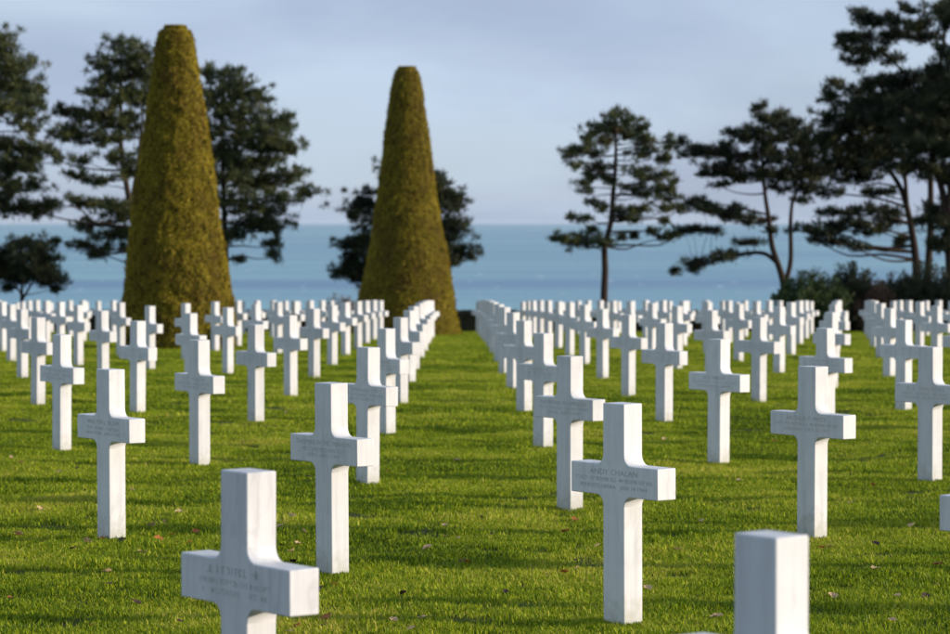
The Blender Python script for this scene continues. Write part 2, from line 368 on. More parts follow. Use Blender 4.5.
for i, j, x, y, z, inside, cx in sorted(grid, key=lambda g: (g[0], g[3])):
    o = bpy.data.objects.new('marble_cross', CM); link(o)
    r = random.Random(i * 131 + j)
    o.location = (x + r.gauss(0, .008), y + r.gauss(0, .008), z + r.gauss(0, .003))
    o.rotation_euler = (R(r.gauss(0, .25)), R(r.gauss(0, .25)), -ANG + R(r.gauss(0, .7)))
    if inside:
        count[i] = count.get(i, 0) + 1; n = count[i]
        if (i, j) in HAND: lab = HAND[(i, j)]
        elif n >= len(ORD): lab = 'small far white cross ' + line_name(i)
        else: lab = 'white cross, %s from the front %s' % (ORD[n], line_name(i))
    elif x > 0: lab = 'white marble cross just beyond the right edge of the view'
    else: lab = 'white marble cross just beyond the left edge of the view'
    tag(o, lab, 'cross', 'white marble crosses set out in rows on the lawn')
    if y < 40 and inside:
        me = text_mesh(INSC[(i, j)]) if (i, j) in INSC else MARKS[(i * 3 + j * 5) % 6]
        tag(mesh_obj('inscription', me, o), kind='stuff')

# ------------------------------------------------------------------ clipped yew cones
def rand_tris(P, D, ln, wd, jitter=0.6, face=None):
    """one slim triangle at each point P along direction D (both Nx3), random roll"""
    n = len(P)
    D = D + rng.normal(0, jitter, (n, 3)); D /= np.linalg.norm(D, axis=1, keepdims=True)
    X = np.cross(D, rng.normal(0, 1, (n, 3)) if face is None else face + rng.normal(0, .45, (n, 3))); X /= np.linalg.norm(X, axis=1, keepdims=True) + 1e-9
    l = (ln * rng.uniform(0.6, 1.3, n))[:, None]; w = (wd * rng.uniform(0.7, 1.3, n))[:, None]
    V = np.empty((n, 3, 3)); V[:, 0] = P - X * w; V[:, 1] = P + X * w; V[:, 2] = P + D * l
    return V.reshape(-1, 3)
def tris_mesh(name, V, mat):
    return np_mesh(name, V, np.arange(len(V)).reshape(-1, 3), 3, False, mat)
def topiary(loc, prof, label, seed, nleaf):
    """prof: (height, radius) from the foot to the top"""
    r = np.random.default_rng(seed)
    root = empty('clipped_yew', loc)
    H = [p[0] for p in prof]; Rr = [p[1] for p in prof]; top = H[-1]
    ph = r.uniform(0, 6.28, 40); kk = r.normal(0, 1, (26, 3)); kk = kk / np.linalg.norm(kk, axis=1, keepdims=True) * r.uniform(16, 50, (26, 1))
    def rad(h, a):
        b = np.interp(h, H, Rr) - 0.04
        X_, Y_ = b * np.cos(a), b * np.sin(a); ns_ = sum(np.sin(kk[q, 0] * X_ + kk[q, 1] * Y_ + kk[q, 2] * h * .7 + ph[12 + q]) for q in range(26)) / 5.1
        b = b + 0.022 * ns_ + 0.0 * h
        return b * (1 + 0.010 * np.sin(3 * a + ph[0] + h * .8) + 0.008 * np.sin(5 * a + ph[1] - h * 1.3) + 0.014 * np.sin(h * 2.1 + ph[2] + a) + 0.008 * np.sin(h * 5.3 + 4 * a + ph[3]))
    nh, na = 150, 110; Vv = []
    for k in range(nh):
        h = top * k / (nh - 1)
        for q in range(na):
            a = 2 * math.pi * q / na; rr = float(rad(h, a)) - 0.03
            Vv.append((rr * math.cos(a), rr * math.sin(a), h - 0.02))
    Ff = [(k * na + q, k * na + (q + 1) % na, (k + 1) * na + (q + 1) % na, (k + 1) * na + q) for k in range(nh - 1) for q in range(na)]
    c = len(Vv); Vv.append((0, 0, top - 0.0)); 
    Ff += [((nh - 1) * na + q, (nh - 1) * na + (q + 1) % na, c, c) for q in range(0)]
    me = np_mesh('body', Vv, Ff, 4, True, M['yew_inner'])
    mesh_obj('body', me, root)
    # foliage: small sprigs standing on the clipped surface
    hh = r.uniform(0, 1, nleaf * 3) * top
    keep = r.uniform(0, max(Rr), nleaf * 3) < np.interp(hh, H, Rr)
    hh = hh[keep][:nleaf]; aa = r.uniform(0, 2 * math.pi, len(hh)); rr = rad(hh, aa) - r.uniform(0, 0.06, len(hh)) + 0.025 * np.maximum(0, r.normal(0, 1, len(hh)) - 1)
    P = np.stack([rr * np.cos(aa), rr * np.sin(aa), hh], 1); D = np.stack([0.45 * np.cos(aa), 0.45 * np.sin(aa), np.full(len(hh), 0.55)], 1)
    nt_ = nleaf // 30; ta = r.uniform(0, 2 * math.pi, nt_); tr_ = Rr[-1] * np.sqrt(r.uniform(0, 1, nt_)); 
    Pt = np.stack([tr_ * np.cos(ta), tr_ * np.sin(ta), top + r.uniform(-.05, .02, nt_)], 1); Dt = np.tile([[0, 0, 1.0]], (nt_, 1))
    Vt = rand_tris(np.vstack([P, Pt]), np.vstack([D, Dt]), 0.045, 0.012, 0.5, np.vstack([np.stack([np.cos(aa), np.sin(aa), 0 * aa], 1), Dt]))
    fo = mesh_obj('foliage', tris_mesh('foliage', Vt, M['yew']), root)
    tag(root, label, 'topiary', 'tall clipped yew cones')
S1, S2 = 48.0, 34.7
topiary((-6.22, 57.0, gz(57.0)), [(0, 60 / S1), (0.5, 59 / S1), (46 / S1, 57 / S1), (97 / S1, 50 / S1), (147 / S1, 43.5 / S1), (198 / S1, 36.5 / S1), (248 / S1, 29.5 / S1), (293 / S1, 22.5 / S1), (309 / S1, 20.5 / S1), (317 / S1, 17 / S1), (320.5 / S1, 11 / S1)],
        'broad clipped yew cone nearest, at the left in front of two pines', 3, 150000)
topiary((-1.96, 79.0, gz(79.0)), [(0, 57 / S2), (10 / S2, 55 / S2), (28 / S2, 51 / S2), (57 / S2, 45.5 / S2), (105 / S2, 36.5 / S2), (152 / S2, 29.5 / S2), (199 / S2, 24 / S2), (247 / S2, 17 / S2), (264 / S2, 13 / S2), (267.5 / S2, 9 / S2)],
        'slimmer clipped yew cone at the far end of the grass aisle', 5, 150000)

# ------------------------------------------------------------------ pines
def pine(label, base_px, d, trunks, pads, mat='needles', seed=1, r0=0.15, dens=1.0, depth=0.9, name='pine_tree', cat='tree', lean=0.0, csize=0.15):
    """trunks and pads were measured in photo units; u turns them into metres at the tree's distance"""
    r = np.random.default_rng(seed); rr = random.Random(seed)
    u = d / FPX; gy = 221 + (EYE - gz(d)) / u
    loc = ((base_px - 475) * u, d, gz(d))
    root = empty(name, loc)
    toL = lambda px, py: ((px - base_px) * u, (gy - py) * u)
    tb = Tubes(); lb = Tubes(); nodes = []
    for t in trunks:
        pts = []
        yy = rr.uniform(-.1, .1)
        for k, (px, py) in enumerate(t):
            x, z = toL(px, py)
            if k == 0 and len(nodes) == 0: z = -0.1
            if k: yy += rr.uniform(-.18, .18)
            pts.append((x, yy if nodes or k else 0, z))
        if nodes: pts[0] = min(nodes, key=lambda q: (Vector(q[0]) - Vector(pts[0])).length)[0]
        sp = smooth_path(pts, 5); n = len(sp)
        R0 = r0 if not nodes else min(nodes, key=lambda q: (Vector(q[0]) - Vector(pts[0])).length)[1] * 0.8
        rad = [R0 * (1 - 0.72 * k / (n - 1)) * (1.25 if (k == 0 and not nodes) else 1) for k in range(n)]
        tb.add(sp, rad, 9)
        nodes += [(tuple(p), q) for p, q in zip(sp, rad)]
    NP = []; ND = []
    for (px, py, rx, rz) in pads:
        x, z = toL(px, py); rx *= u * 1.15; rz *= u * 1.2
        near = min(nodes, key=lambda q: abs(q[0][0] - x) * 0.9 + abs(q[0][2] + 0.16 * abs(q[0][0] - x) - z) * 1.0)
        y0 = near[0][1] + r.normal(0, 1) * depth * (0.35 + 0.25 * abs(x - near[0][0])) 
        c = Vector((x, y0, z))
        s = Vector(near[0]); dv = c - s
        wg = 0.10 * dv.length; mid1 = s + dv * 0.35 + Vector((rr.uniform(-wg, wg), rr.uniform(-wg, wg), rr.uniform(-wg, wg * .5))); mid2 = s + dv * 0.7 + Vector((rr.uniform(-wg, wg), rr.uniform(-wg, wg), rr.uniform(-wg, wg * .5)))
        br = min(near[1] * 0.5, 0.012 + 0.014 * dv.length)
        path = smooth_path([s, mid1, mid2, c], 3)
        lb.add(path, [br * (1 - 0.75 * k / (len(path) - 1)) for k in range(len(path))], 5)
        ry = max(rx, rz) * r.uniform(0.75, 1.15)
        nc = max(6, int(dens * 58 * (rx * rz + 0.25 * (rx + rz)) * (0.5 + 0.5 * min(ry, 1.0))))
        q = r.normal(0, 1, (nc, 3)) * np.array([0.62, 0.62, 0.5])
        C = np.array(c) + q * np.array([rx, ry, rz]) * 1.0
        C[:, 2] += 0.10 * np.abs(q[:, 0]) * rx
        for cc in C:
            lb.add([tuple(c + (Vector(cc) - c) * 0.1), tuple(c + (Vector(cc) - c) * 0.6 + Vector((0, 0, -0.03))), tuple(cc)], [0.014, 0.010, 0.005], 3)
            nt_ = 38; cr = csize * r.uniform(0.7, 1.5)
            g = r.normal(0, 1, (nt_, 3)); g /= np.linalg.norm(g, axis=1, keepdims=True)
            pos = cc + g * (cr * r.uniform(0, 0.75, nt_) ** 0.7)[:, None] * np.array([1.1, 1.1, 0.85])
            NP.append(pos); ND.append(g + np.array([0, 0, 0.75]))
    mesh_obj('trunk', tb.mesh('trunk', M['bark']), root)
    mesh_obj('branches', lb.mesh('branches', M['bark']), root)
    Vt = rand_tris(np.vstack(NP), np.vstack(ND), 0.20, 0.021, 0.3)
    mesh_obj('crown', tris_mesh('crown', Vt, M[mat]), root)
    tag(root, label, cat, 'pines along the cliff edge')
    return root
def zp(lst, s, ox, oy): return [(ox + a / s, oy + b / s, c / s, e / s) for a, b, c, e in lst]
def zt(lst, s, ox, oy): return [(ox + a / s, oy + b / s) for a, b in lst]

pine('tall pine cut off by the left edge, its boughs hanging over the sea', -22, 97,
     [[(-22, 330), (-20, 250), (-16, 180), (-14, 110), (-10, 50)]],
     [(4, 48, 14, 12), (14, 66, 18, 9), (4, 84, 22, 12), (26, 92, 16, 9), (38, 106, 10, 8), (10, 112, 26, 12), (32, 128, 14, 7), (-8, 66, 20, 14), (-30, 90, 24, 16), (10, 146, 26, 9),
      (42, 152, 10, 5), (28, 162, 20, 8), (2, 170, 24, 10), (16, 186, 24, 6), (40, 186, 9, 4), (-6, 200, 18, 8), (10, 210, 16, 6), (-35, 130, 26, 18), (-40, 170, 26, 14), (-30, 205, 20, 8), (-18, 40, 14, 12)],
     seed=21, dens=1.5)
pine('spreading pine whose left boughs show left of the nearer yew cone', 138, 99,
     [[(138, 331), (137, 250), (130, 200), (122, 150), (122, 100), (123, 52)], [(132, 205), (140, 150), (145, 90)]],
     [(122, 48, 12, 9), (126, 62, 16, 8), (102, 66, 9, 7), (108, 80, 16, 7), (138, 78, 16, 12), (100, 94, 16, 6), (124, 98, 22, 9), (148, 60, 12, 14), (150, 100, 16, 14), (70, 112, 10, 5), (86, 116, 16, 6), (108, 118, 22, 8),
      (62, 131, 9, 6), (80, 136, 20, 8), (128, 128, 18, 9), (112, 140, 18, 6), (60, 160, 5, 3), (84, 162, 11, 3), (118, 158, 16, 6), (76, 176, 10, 4), (102, 182, 14, 4), (130, 172, 14, 8), (44, 213, 12, 8), (58, 207, 12, 5),
      (84, 204, 14, 4), (104, 206, 20, 5), (124, 214, 18, 9), (92, 226, 16, 5), (112, 236, 18, 6), (132, 240, 14, 8), (82, 246, 12, 3), (100, 250, 14, 4), (66, 242, 8, 2), (96, 256, 8, 4)],
     seed=22, dens=1.4)
pine('leafy pine whose right half shows right of the nearer yew cone', 226, 101,
     [[(226, 331), (225, 260), (223, 200), (222, 140), (224, 85)]],
     [(212, 76, 10, 9), (233, 76, 10, 9), (240, 92, 18, 10), (216, 98, 16, 12), (256, 100, 9, 8), (232, 114, 24, 10), (262, 122, 16, 8), (286, 124, 8, 7), (276, 134, 14, 6), (240, 136, 24, 10), (270, 150, 24, 9), (226, 156, 18, 12),
      (294, 150, 7, 6), (250, 166, 26, 8), (288, 174, 16, 5), (230, 180, 18, 10), (264, 184, 24, 7), (300, 192, 12, 5), (284, 200, 14, 5), (240, 202, 22, 10), (266, 212, 20, 7), (250, 226, 22, 8), (276, 228, 12, 7), (232, 236, 12, 8),
      (272, 244, 8, 6), (274, 256, 6, 6), (237, 261, 4, 3), (205, 130, 16, 16), (200, 170, 16, 14)],
     seed=23, dens=1.5)
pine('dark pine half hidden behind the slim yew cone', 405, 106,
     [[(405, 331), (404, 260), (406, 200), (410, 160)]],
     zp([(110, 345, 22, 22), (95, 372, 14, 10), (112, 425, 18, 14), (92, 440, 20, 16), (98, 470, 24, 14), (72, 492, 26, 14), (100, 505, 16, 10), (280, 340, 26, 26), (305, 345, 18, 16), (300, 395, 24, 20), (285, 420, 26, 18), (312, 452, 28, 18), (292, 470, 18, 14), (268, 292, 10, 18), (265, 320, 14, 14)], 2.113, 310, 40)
     + [(405, 170, 16, 10), (405, 195, 24, 14), (404, 225, 30, 16), (404, 255, 34, 14)], mat='needles_shaded', seed=24, dens=2.4, depth=0.5)
pine('slender lone pine against the pale sky, right of the aisle', 606, 102,
     [zt([(215, 690), (214, 600), (217, 520), (216, 450), (234, 380), (240, 300), (246, 230), (248, 160), (246, 90)], 2.882, 530, 90)],
     zp([(245, 72, 26, 18), (210, 100, 24, 14), (275, 92, 26, 14), (325, 108, 16, 22), (250, 118, 40, 18), (295, 130, 36, 16), (182, 130, 24, 14), (205, 150, 34, 14), (140, 176, 28, 12), (112, 192, 12, 16), (125, 218, 20, 8), (180, 182, 36, 12), (340, 150, 26, 18), (395, 150, 16, 14), (410, 168, 12, 9),
         (330, 182, 36, 16), (385, 198, 22, 14), (205, 222, 36, 12), (190, 246, 30, 12), (155, 270, 20, 8), (160, 294, 16, 5), (225, 260, 24, 12), (190, 328, 22, 8), (205, 345, 12, 6), (132, 368, 14, 7), (160, 376, 24, 5), (90, 430, 26, 14), (125, 444, 32, 16), (165, 432, 28, 14), (205, 442, 22, 10), (190, 408, 22, 8),
         (285, 348, 34, 12), (325, 350, 24, 12), (262, 372, 26, 12), (300, 376, 22, 7), (300, 240, 34, 10), (345, 255, 30, 12), (395, 250, 18, 10), (385, 285, 30, 12), (415, 275, 16, 12), (330, 300, 30, 10), (410, 315, 26, 12), (400, 345, 20, 10), (440, 345, 26, 8), (295, 290, 26, 9), (390, 428, 26, 10), (420, 418, 14, 7), (350, 408, 12, 5), (265, 425, 8, 4), (305, 422, 7, 4), (385, 380, 8, 4)], 2.882, 530, 90),
     seed=25, r0=0.155, csize=0.14, dens=1.4)
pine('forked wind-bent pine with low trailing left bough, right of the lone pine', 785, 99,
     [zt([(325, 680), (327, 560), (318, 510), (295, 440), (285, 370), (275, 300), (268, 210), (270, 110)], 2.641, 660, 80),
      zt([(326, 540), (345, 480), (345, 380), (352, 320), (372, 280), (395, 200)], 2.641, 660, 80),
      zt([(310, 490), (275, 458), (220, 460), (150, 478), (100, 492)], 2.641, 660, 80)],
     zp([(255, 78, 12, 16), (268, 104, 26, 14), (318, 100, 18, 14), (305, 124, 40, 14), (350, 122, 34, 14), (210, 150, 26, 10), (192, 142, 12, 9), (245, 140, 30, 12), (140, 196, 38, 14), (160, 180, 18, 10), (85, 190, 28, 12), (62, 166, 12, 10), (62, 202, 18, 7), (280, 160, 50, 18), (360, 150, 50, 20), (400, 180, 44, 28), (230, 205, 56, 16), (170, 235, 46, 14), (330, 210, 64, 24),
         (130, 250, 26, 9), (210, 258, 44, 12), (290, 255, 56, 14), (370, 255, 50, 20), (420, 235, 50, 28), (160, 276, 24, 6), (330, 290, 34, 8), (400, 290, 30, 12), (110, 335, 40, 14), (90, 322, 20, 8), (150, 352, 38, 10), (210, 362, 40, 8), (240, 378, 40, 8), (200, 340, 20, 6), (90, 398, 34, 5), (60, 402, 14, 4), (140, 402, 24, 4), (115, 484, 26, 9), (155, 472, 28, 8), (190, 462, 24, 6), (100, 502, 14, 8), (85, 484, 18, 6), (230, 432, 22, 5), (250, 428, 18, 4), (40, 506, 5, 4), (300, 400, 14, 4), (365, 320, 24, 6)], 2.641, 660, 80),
     mat='needles_shaded', seed=26, dens=1.5)
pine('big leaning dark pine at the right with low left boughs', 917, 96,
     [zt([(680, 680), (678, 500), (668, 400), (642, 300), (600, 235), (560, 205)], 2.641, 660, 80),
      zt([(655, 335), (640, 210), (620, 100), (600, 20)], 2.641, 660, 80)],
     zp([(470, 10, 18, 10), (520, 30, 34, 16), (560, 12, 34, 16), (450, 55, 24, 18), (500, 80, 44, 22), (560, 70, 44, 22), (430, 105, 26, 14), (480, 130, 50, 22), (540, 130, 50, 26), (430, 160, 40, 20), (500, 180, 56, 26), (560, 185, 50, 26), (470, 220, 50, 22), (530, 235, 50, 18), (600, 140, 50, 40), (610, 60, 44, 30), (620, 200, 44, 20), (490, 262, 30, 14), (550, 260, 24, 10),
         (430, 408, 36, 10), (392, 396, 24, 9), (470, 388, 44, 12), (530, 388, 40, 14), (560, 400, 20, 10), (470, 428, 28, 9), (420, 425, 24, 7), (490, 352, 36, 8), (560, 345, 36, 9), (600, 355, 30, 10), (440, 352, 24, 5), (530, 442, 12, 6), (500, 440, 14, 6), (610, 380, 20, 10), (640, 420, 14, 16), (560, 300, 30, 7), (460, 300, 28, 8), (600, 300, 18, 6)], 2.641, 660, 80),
     mat='needles_shaded', seed=27, dens=1.7, r0=0.17)
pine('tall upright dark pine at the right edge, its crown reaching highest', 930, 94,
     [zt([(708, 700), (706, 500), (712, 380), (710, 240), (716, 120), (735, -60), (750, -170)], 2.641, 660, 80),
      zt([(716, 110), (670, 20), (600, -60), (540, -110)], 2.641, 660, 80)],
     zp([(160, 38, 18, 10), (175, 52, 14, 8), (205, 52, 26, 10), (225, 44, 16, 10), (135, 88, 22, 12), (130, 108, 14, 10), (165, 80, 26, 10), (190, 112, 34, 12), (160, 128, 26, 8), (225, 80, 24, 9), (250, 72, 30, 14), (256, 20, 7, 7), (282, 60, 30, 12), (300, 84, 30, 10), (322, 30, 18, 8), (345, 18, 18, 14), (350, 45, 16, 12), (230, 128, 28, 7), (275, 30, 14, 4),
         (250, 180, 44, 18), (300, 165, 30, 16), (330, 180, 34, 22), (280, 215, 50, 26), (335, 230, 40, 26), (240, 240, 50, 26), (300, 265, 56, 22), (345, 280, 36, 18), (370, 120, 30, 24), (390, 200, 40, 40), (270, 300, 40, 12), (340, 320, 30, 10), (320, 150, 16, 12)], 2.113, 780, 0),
     mat='needles_shaded', seed=28, dens=1.6, r0=0.15)
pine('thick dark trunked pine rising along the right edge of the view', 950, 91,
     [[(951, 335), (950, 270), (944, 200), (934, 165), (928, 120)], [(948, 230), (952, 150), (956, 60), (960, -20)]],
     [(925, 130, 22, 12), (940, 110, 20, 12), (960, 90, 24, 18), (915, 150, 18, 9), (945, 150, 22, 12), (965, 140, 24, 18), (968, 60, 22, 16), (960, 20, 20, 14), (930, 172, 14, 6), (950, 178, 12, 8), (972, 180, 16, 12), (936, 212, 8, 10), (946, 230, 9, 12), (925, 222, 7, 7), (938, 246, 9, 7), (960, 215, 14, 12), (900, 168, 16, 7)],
     mat='needles_shaded', seed=29, dens=2.2, r0=0.19)
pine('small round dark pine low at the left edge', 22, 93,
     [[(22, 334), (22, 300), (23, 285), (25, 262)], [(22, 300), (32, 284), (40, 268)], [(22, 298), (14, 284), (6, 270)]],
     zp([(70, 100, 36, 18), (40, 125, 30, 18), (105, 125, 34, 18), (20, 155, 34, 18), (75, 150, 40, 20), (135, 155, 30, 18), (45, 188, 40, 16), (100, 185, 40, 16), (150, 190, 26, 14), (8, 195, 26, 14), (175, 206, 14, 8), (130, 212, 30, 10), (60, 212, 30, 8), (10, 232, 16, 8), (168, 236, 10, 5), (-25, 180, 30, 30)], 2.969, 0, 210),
     mat='needles_shaded', seed=30, dens=2.2, r0=0.085, depth=0.5)

# ------------------------------------------------------------------ hedge and bushes
def hedge():
    x0, x1, y, hgt, th_ = -34.0, 34.0, 92.5, 0.72, 0.9
    root = empty('low_hedge', (0, y, gz(y)))
    nx_ = 140; Vv = []; Ff = []
    prof = [(-th_ / 2, -.1), (-th_ / 2, hgt * .5), (-th_ / 2 + .05, hgt - .08), (-th_ / 2 + .12, hgt - .03), (th_ / 2 - .1, hgt - .03), (th_ / 2, hgt - .12), (th_ / 2, -.1)]
    for k in range(nx_ + 1):
        x = x0 + (x1 - x0) * k / nx_
        for a, b in prof: Vv.append((x, a + rng.normal(0, .02), b + rng.normal(0, .018)))
    m_ = len(prof)
    for k in range(nx_):
        for q in range(m_ - 1): Ff.append((k * m_ + q, (k + 1) * m_ + q, (k + 1) * m_ + q + 1, k * m_ + q + 1))
    mesh_obj('body', np_mesh('body', Vv, Ff, 4, True, M['hedge']), root)
    n = 60000
    P = np.stack([rng.uniform(x0, x1, n), np.where(rng.random(n) < .6, -th_ / 2 + rng.uniform(-.02, .04, n), rng.uniform(-th_ / 2, th_ / 2, n)), rng.uniform(0, hgt, n)], 1)
    topm = P[:, 1] > -th_ / 2 + .05; P[topm, 2] = hgt + rng.normal(-.02, .02, topm.sum())
    D = np.where(topm[:, None], np.array([[0, 0, 1.0]]), np.array([[0, -1.0, .3]]))
    mesh_obj('foliage', tris_mesh('foliage', rand_tris(P, D, .08, .022, .6), M['hedge']), root)
    tag(root, 'long low dark hedge closing off the lawn behind the last crosses', 'hedge')
hedge()
def bush(label, x, y, rx, h, mat, seed, shoots=60, leaf=0.09, n=9000, ry=None):
    r = np.random.default_rng(seed); rr = random.Random(seed)
    root = empty('bush', (x, y, gz(y))); ry = ry or rx * .7
    t = Tubes(); NP = []; ND = []
    for k in range(shoots):
        a = rr.uniform(0, 6.283); q = math.sqrt(rr.random()); bx, by = rx * .5 * q * math.cos(a), ry * .5 * q * math.sin(a)
        tx, ty = rx * q * math.cos(a), ry * q * math.sin(a); tz = h * (1 - .42 * q * q) * rr.uniform(.72, 1.08)
        pts = [Vector((bx, by, -.05)), Vector(((bx + tx) / 2, (by + ty) / 2, tz * .55)), Vector((tx, ty, tz))]
        t.add([tuple(p) for p in pts], [.018, .012, .004], 4)
        m_ = n // shoots
        f = r.uniform(.12, 1.0, m_)[:, None]
        base = np.array(pts[0]) * (1 - f) + np.array(pts[2]) * f
        sp = r.normal(0, 1, (m_, 3)) * np.array([.16, .16, .07]) * (1.35 - f)
        NP.append(base + sp); ND.append(r.normal(0, .6, (m_, 3)) + np.array([0, 0, .9]))
    mesh_obj('stems', t.mesh('stems', M['bark']), root)
    mesh_obj('foliage', tris_mesh('foliage', rand_tris(np.vstack(NP), np.vstack(ND), leaf * 1.5, leaf * .3, .4), M[mat]), root)
    tag(root, label, 'bush', 'bushes along the cliff edge')
def bx_(px, y): return (px - 475) * y / FPX
bush('rounded green broom bush at the foot of the forked pine', bx_(812, 88), 88, 1.3, 2.05, 'bush_green', 41, 110, .08, 22000)
bush('dark upright bush right of the green broom bush', bx_(852, 89), 89, .95, 2.3, 'bush_dark', 42, 90, .08, 17000)
bush('sparse russet scrub between the dark bushes', bx_(878, 88.5), 88.5, .8, 1.7, 'bush_brown', 43, 60, .06, 5000)
bush('thin dark scrub with wispy tops in front of the leaning pine', bx_(896, 90), 90, 1.0, 2.05, 'bush_dark', 44, 80, .07, 15000)
bush('dense black-green thicket around the feet of the right pines', bx_(928, 89), 89, 1.35, 2.25, 'bush_dark', 45, 110, .08, 22000)
bush('dark thicket cut off by the right edge', bx_(962, 88), 88, 1.0, 2.2, 'bush_dark', 46, 80, .08, 14000)
bush('small russet bush peeping out left of the slim yew cone', bx_(341, 92), 92, .62, 1.3, 'bush_brown', 47, 50, .06, 4200)

# ------------------------------------------------------------------ grass
def grass_mat():
    m, nt, out = new_mat('grass_blades')
    g = N(nt, 'ShaderNodeNewGeometry')
    n1 = N(nt, 'ShaderNodeTexNoise', i_Scale=0.55, i_Detail=4.0, i_Roughness=0.65); L(nt, g.outputs['Position'], n1.inputs['Vector'])
    at = N(nt, 'ShaderNodeAttribute', attribute_name='tint')
    ad = N(nt, 'ShaderNodeMath', operation='MULTIPLY_ADD'); L(nt, at.outputs['Fac'], ad.inputs[0]); ad.inputs[1].default_value = 0.42; L(nt, n1.outputs[0], ad.inputs[2])
    rp = N(nt, 'ShaderNodeValToRGB'); L(nt, ad.outputs[0], rp.inputs[0]); e = rp.color_ramp.elements
    e[0].position = 0.42; e[0].color = (0.042, 0.080, 0.004, 1); e[1].position = 0.97; e[1].color = (0.50, 0.44, 0.09, 1)
    k = e.new(0.62); k.color = (0.165, 0.265, 0.007, 1); k = e.new(0.82); k.color = (0.42, 0.48, 0.015, 1)
    bs = N(nt, 'ShaderNodeBsdfPrincipled'); bs.inputs['Roughness'].default_value = 0.55; bs.inputs['Specular IOR Level'].default_value = 0.15; L(nt, rp.outputs[0], bs.inputs['Base Color'])
    tr = N(nt, 'ShaderNodeBsdfTranslucent'); L(nt, rp.outputs[0], tr.inputs[0])
    mx = N(nt, 'ShaderNodeMixShader'); mx.inputs[0].default_value = 0.33; L(nt, bs.outputs[0], mx.inputs[1]); L(nt, tr.outputs[0], mx.inputs[2]); L(nt, mx.outputs[0], out.inputs[0])
    return m
def grass():
    NV = 5; V = []; F = []; cl = []; tint = []
    for c in range(NV):
        for b in range(250):
            x, y = rng.uniform(-.13, .13, 2); a = rng.uniform(0, 6.283); ln = rng.uniform(.010, .027); le = rng.uniform(.1, 1.2) * ln
            w = rng.uniform(.0014, .0026); dx, dy = math.cos(a), math.sin(a); px, py = -dy * w, dx * w; k = len(V)
            V += [(x - px, y - py, -.004), (x + px, y + py, -.004), (x + dx * le * .35 + px * .8, y + dy * le * .35 + py * .8, ln * .62), (x + dx * le * .35 - px * .8, y + dy * le * .35 - py * .8, ln * .62), (x + dx * le, y + dy * le, ln)]
            F += [(k, k + 1, k + 2), (k, k + 2, k + 3), (k + 3, k + 2, k + 4)]
            t = rng.uniform(0, 1) ** 1.3; tint += [t] * 5; cl += [c] * 5
    nb = len(V)
    pts = []; ro = []; scl = []; tall = []
    def scatter(y0, y1, dens, s):
        n = int(dens * (y1 - y0) * 2 * (0.19 * y1 + 3.0))
        y = rng.uniform(y0, y1, n); x = rng.uniform(-1, 1, n) * (0.19 * y1 + 3.0)
        k = np.abs(x) < 0.19 * y + 3.0; x, y = x[k], y[k]
        for a, b in zip(x, y):
            z = gnd(a, b)
            pts.append((a, b, z)); ro.append((rng.normal(0, .05), rng.normal(0, .05), rng.uniform(0, 6.283))); scl.append(s * rng.uniform(.75, 1.25) * (1 + .22 * math.sin(a * 3.1 + 1.7 * math.sin(b * 2.3)) * math.sin(b * 4.1 + a)))
    scatter(8, 16, 75, 1.0); scatter(16, 26, 50, 1.1); scatter(26, 45, 24, 1.35); scatter(45, 92, 12, 1.7)
    for gi_, gj_, gx, gy_, gz_, ins_, _c in grid:
        if gy_ > 32 or not ins_: continue
        for q in range(22):                                     # longer blades the mower leaves against the stone
            lx = rng.uniform(-.12, .12); ly = rng.choice((-1, 1)) * rng.uniform(.06, .10)
            if q % 3 == 0: lx = rng.choice((-1, 1)) * rng.uniform(.08, .12); ly = rng.uniform(-.08, .08)
            wx = gx + lx * math.cos(ANG) + ly * math.sin(ANG); wy = gy_ - lx * math.sin(ANG) + ly * math.cos(ANG)
            pts.append((wx, wy, gnd(wx, wy))); ro.append((0, 0, rng.uniform(0, 6.283))); scl.append(rng.uniform(.5, .8)); tall.append(len(pts) - 1)
    V += pts; n = len(V)
    me = bpy.data.meshes.new('grass'); me.from_pydata(V, [], F)
    me.materials.append(grass_mat())
    a = me.attributes.new('clump', 'INT', 'POINT'); a.data.foreach_set('value', np.array(cl + [-1] * len(pts), dtype=np.int32))
    a = me.attributes.new('tint', 'FLOAT', 'POINT'); a.data.foreach_set('value', np.array(tint + [0.0] * len(pts), dtype=np.float32))
    a = me.attributes.new('rot', 'FLOAT_VECTOR', 'POINT'); a.data.foreach_set('vector', np.array([(0, 0, 0)] * nb + ro, dtype=np.float32).ravel())
    a = me.attributes.new('scl', 'FLOAT', 'POINT'); a.data.foreach_set('value', np.array([1.0] * nb + scl, dtype=np.float32))
    zs = np.ones(n, dtype=np.float32); zs[[nb + t for t in tall]] = 1.7
    a = me.attributes.new('zst', 'FLOAT', 'POINT'); a.data.foreach_set('value', zs)
    ng = bpy.data.node_groups.new('grass_scatter', 'GeometryNodeTree')
    ng.interface.new_socket('Geometry', in_out='INPUT', socket_type='NodeSocketGeometry'); ng.interface.new_socket('Geometry', in_out='OUTPUT', socket_type='NodeSocketGeometry')
    gi = N(ng, 'NodeGroupInput'); go = N(ng, 'NodeGroupOutput')
    na = N(ng, 'GeometryNodeInputNamedAttribute', data_type='INT'); na.inputs[0].default_value = 'clump'
    jn = N(ng, 'GeometryNodeJoinGeometry')
    def sep(val):
        cp = N(ng, 'FunctionNodeCompare', data_type='INT', operation='EQUAL')
        L(ng, na.outputs[0], cp.inputs[2]); cp.inputs[3].default_value = val
        s = N(ng, 'GeometryNodeSeparateGeometry', domain='POINT'); L(ng, gi.outputs[0], s.inputs[0]); L(ng, cp.outputs[0], s.inputs[1]); return s
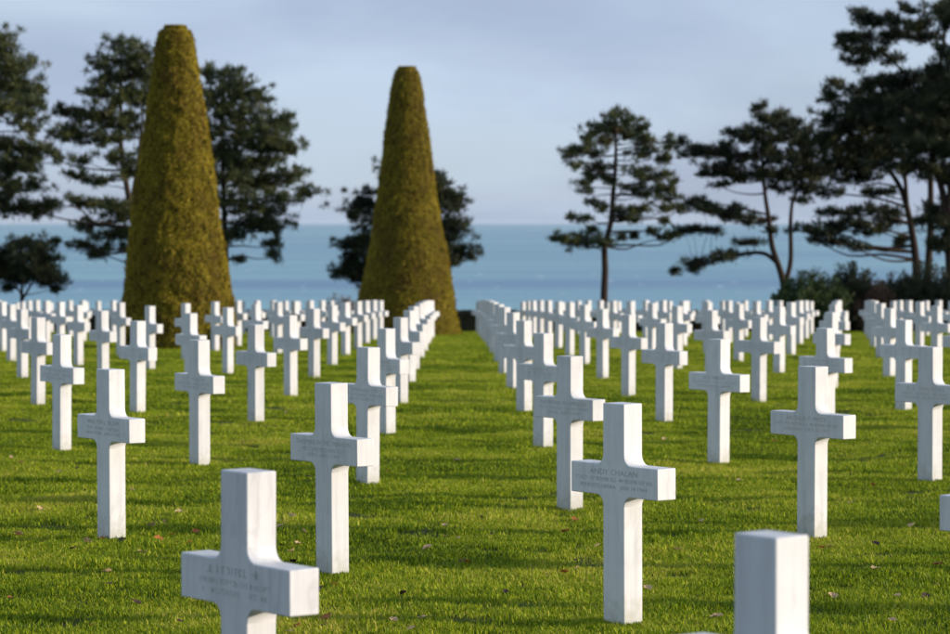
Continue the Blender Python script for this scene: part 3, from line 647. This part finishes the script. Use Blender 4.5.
    for c in range(NV):
        s = sep(c); ti = N(ng, 'GeometryNodeGeometryToInstance'); L(ng, s.outputs[0], ti.inputs[0]); L(ng, ti.outputs[0], jn.inputs[0])
    sp = sep(-1); mtp = N(ng, 'GeometryNodeMeshToPoints'); L(ng, sp.outputs[0], mtp.inputs[0])
    ip = N(ng, 'GeometryNodeInstanceOnPoints'); L(ng, mtp.outputs[0], ip.inputs['Points']); L(ng, jn.outputs[0], ip.inputs['Instance']); ip.inputs['Pick Instance'].default_value = True
    nr = N(ng, 'GeometryNodeInputNamedAttribute', data_type='FLOAT_VECTOR'); nr.inputs[0].default_value = 'rot'
    ns = N(ng, 'GeometryNodeInputNamedAttribute', data_type='FLOAT'); ns.inputs[0].default_value = 'scl'
    e2r = N(ng, 'FunctionNodeEulerToRotation'); L(ng, nr.outputs[0], e2r.inputs[0]); L(ng, e2r.outputs[0], ip.inputs['Rotation']); 
    nz = N(ng, 'GeometryNodeInputNamedAttribute', data_type='FLOAT'); nz.inputs[0].default_value = 'zst'
    mz = N(ng, 'ShaderNodeMath', operation='MULTIPLY'); L(ng, ns.outputs[0], mz.inputs[0]); L(ng, nz.outputs[0], mz.inputs[1])
    cx_ = N(ng, 'ShaderNodeCombineXYZ'); L(ng, ns.outputs[0], cx_.inputs[0]); L(ng, ns.outputs[0], cx_.inputs[1]); L(ng, mz.outputs[0], cx_.inputs[2]); L(ng, cx_.outputs[0], ip.inputs['Scale'])
    L(ng, ip.outputs[0], go.inputs[0])
    o = mesh_obj('grass', me); md = o.modifiers.new('scatter', 'NODES'); md.node_group = ng
    tag(o, 'short green mown grass covering the lawn', 'grass', kind='stuff')
grass()

# ------------------------------------------------------------------ fallen leaves
def leaf_mesh(seed, mat):
    r = random.Random(seed); Vv = []; n = 7
    ln = 1.0
    for k in range(n + 1):
        t = k / n; w = 0.36 * math.sin(math.pi * min(1, t * .96 + .03)) ** .8 * (1 + .25 * ((-1) ** k) * r.uniform(.3, 1)); z = .22 * (t - .5) ** 2 * r.uniform(.8, 1.4)
        Vv += [(t - .5, -w, z + w * r.uniform(.3, .8)), (t - .5, 0, z), (t - .5, w, z + w * r.uniform(.2, .7))]
    Ff = []
    for k in range(n):
        a = 3 * k; Ff += [(a, a + 1, a + 4, a + 3), (a + 1, a + 2, a + 5, a + 4)]
    return np_mesh('fallen_leaf', Vv, Ff, 4, True, mat)
LC = [('dry tan curled leaf lying on the lawn', (0.55, 0.38, 0.21)), ('orange brown fallen leaf lying on the lawn', (0.36, 0.12, 0.035)), ('dark brown withered leaf lying on the lawn', (0.06, 0.035, 0.03))]
leaves = []
for k, (lab, c) in enumerate(LC):
    mt = noise_mat('fallen_leaf_%s' % ('tan', 'orange', 'dark')[k], [(0.3, tuple(v * .7 for v in c)), (0.7, tuple(v * 1.2 for v in c))], 3, coord='Object', rough=.7, transl=.2)
    leaves.append((lab, [leaf_mesh(60 + k * 5 + q, mt) for q in range(3)]))
rl = random.Random(5)
for k in range(150):
    y = rl.choice((rl.uniform(10.3, 17), rl.uniform(10.3, 30), rl.uniform(10.3, 22))); x = rl.uniform(-1, 1) * (0.172 * y)
    lab, ms = leaves[rl.choices((0, 1, 2), (5, 3, 3))[0]]
    o = mesh_obj('fallen_leaf', rl.choice(ms), loc=(x, y, gnd(x, y) + rl.uniform(.022, .032)))
    s = rl.uniform(.035, .07); o.scale = (s, s, s); o.rotation_euler = (rl.gauss(0, .3), rl.gauss(0, .3), rl.uniform(0, 6.28))
    zone = ('at the left', 'near the middle', 'at the right')[min(2, int((x / (0.172 * y) + 1) * 1.5))]; far = 'close to the camera' if y < 13 else ('a little way off' if y < 18 else 'farther back')
    tag(o, lab + ' ' + zone + ', ' + far, 'leaf', 'fallen leaves scattered on the lawn')

# ------------------------------------------------------------------ sea haze
hz = bpy.data.meshes.new('haze'); bmh = bmesh.new(); bmesh.ops.create_cube(bmh, size=1.0)
for v in bmh.verts:
    v.co = Vector((v.co.x * 60400, -80 + (v.co.y + .5) * 41200, -62 + (v.co.z + .5) * 76))
bmh.to_mesh(hz); bmh.free()
mh, nth, oh = new_mat('sea_haze')
pv = N(nth, 'ShaderNodeVolumePrincipled'); pv.inputs['Color'].default_value = (0.70, 0.86, 1.0, 1); pv.inputs['Density'].default_value = 1.2e-5; pv.inputs['Anisotropy'].default_value = 0.0
L(nth, pv.outputs[0], oh.inputs['Volume']); hz.materials.append(mh)
tag(mesh_obj('haze', hz), 'thin pale sea haze softening the horizon', kind='stuff')
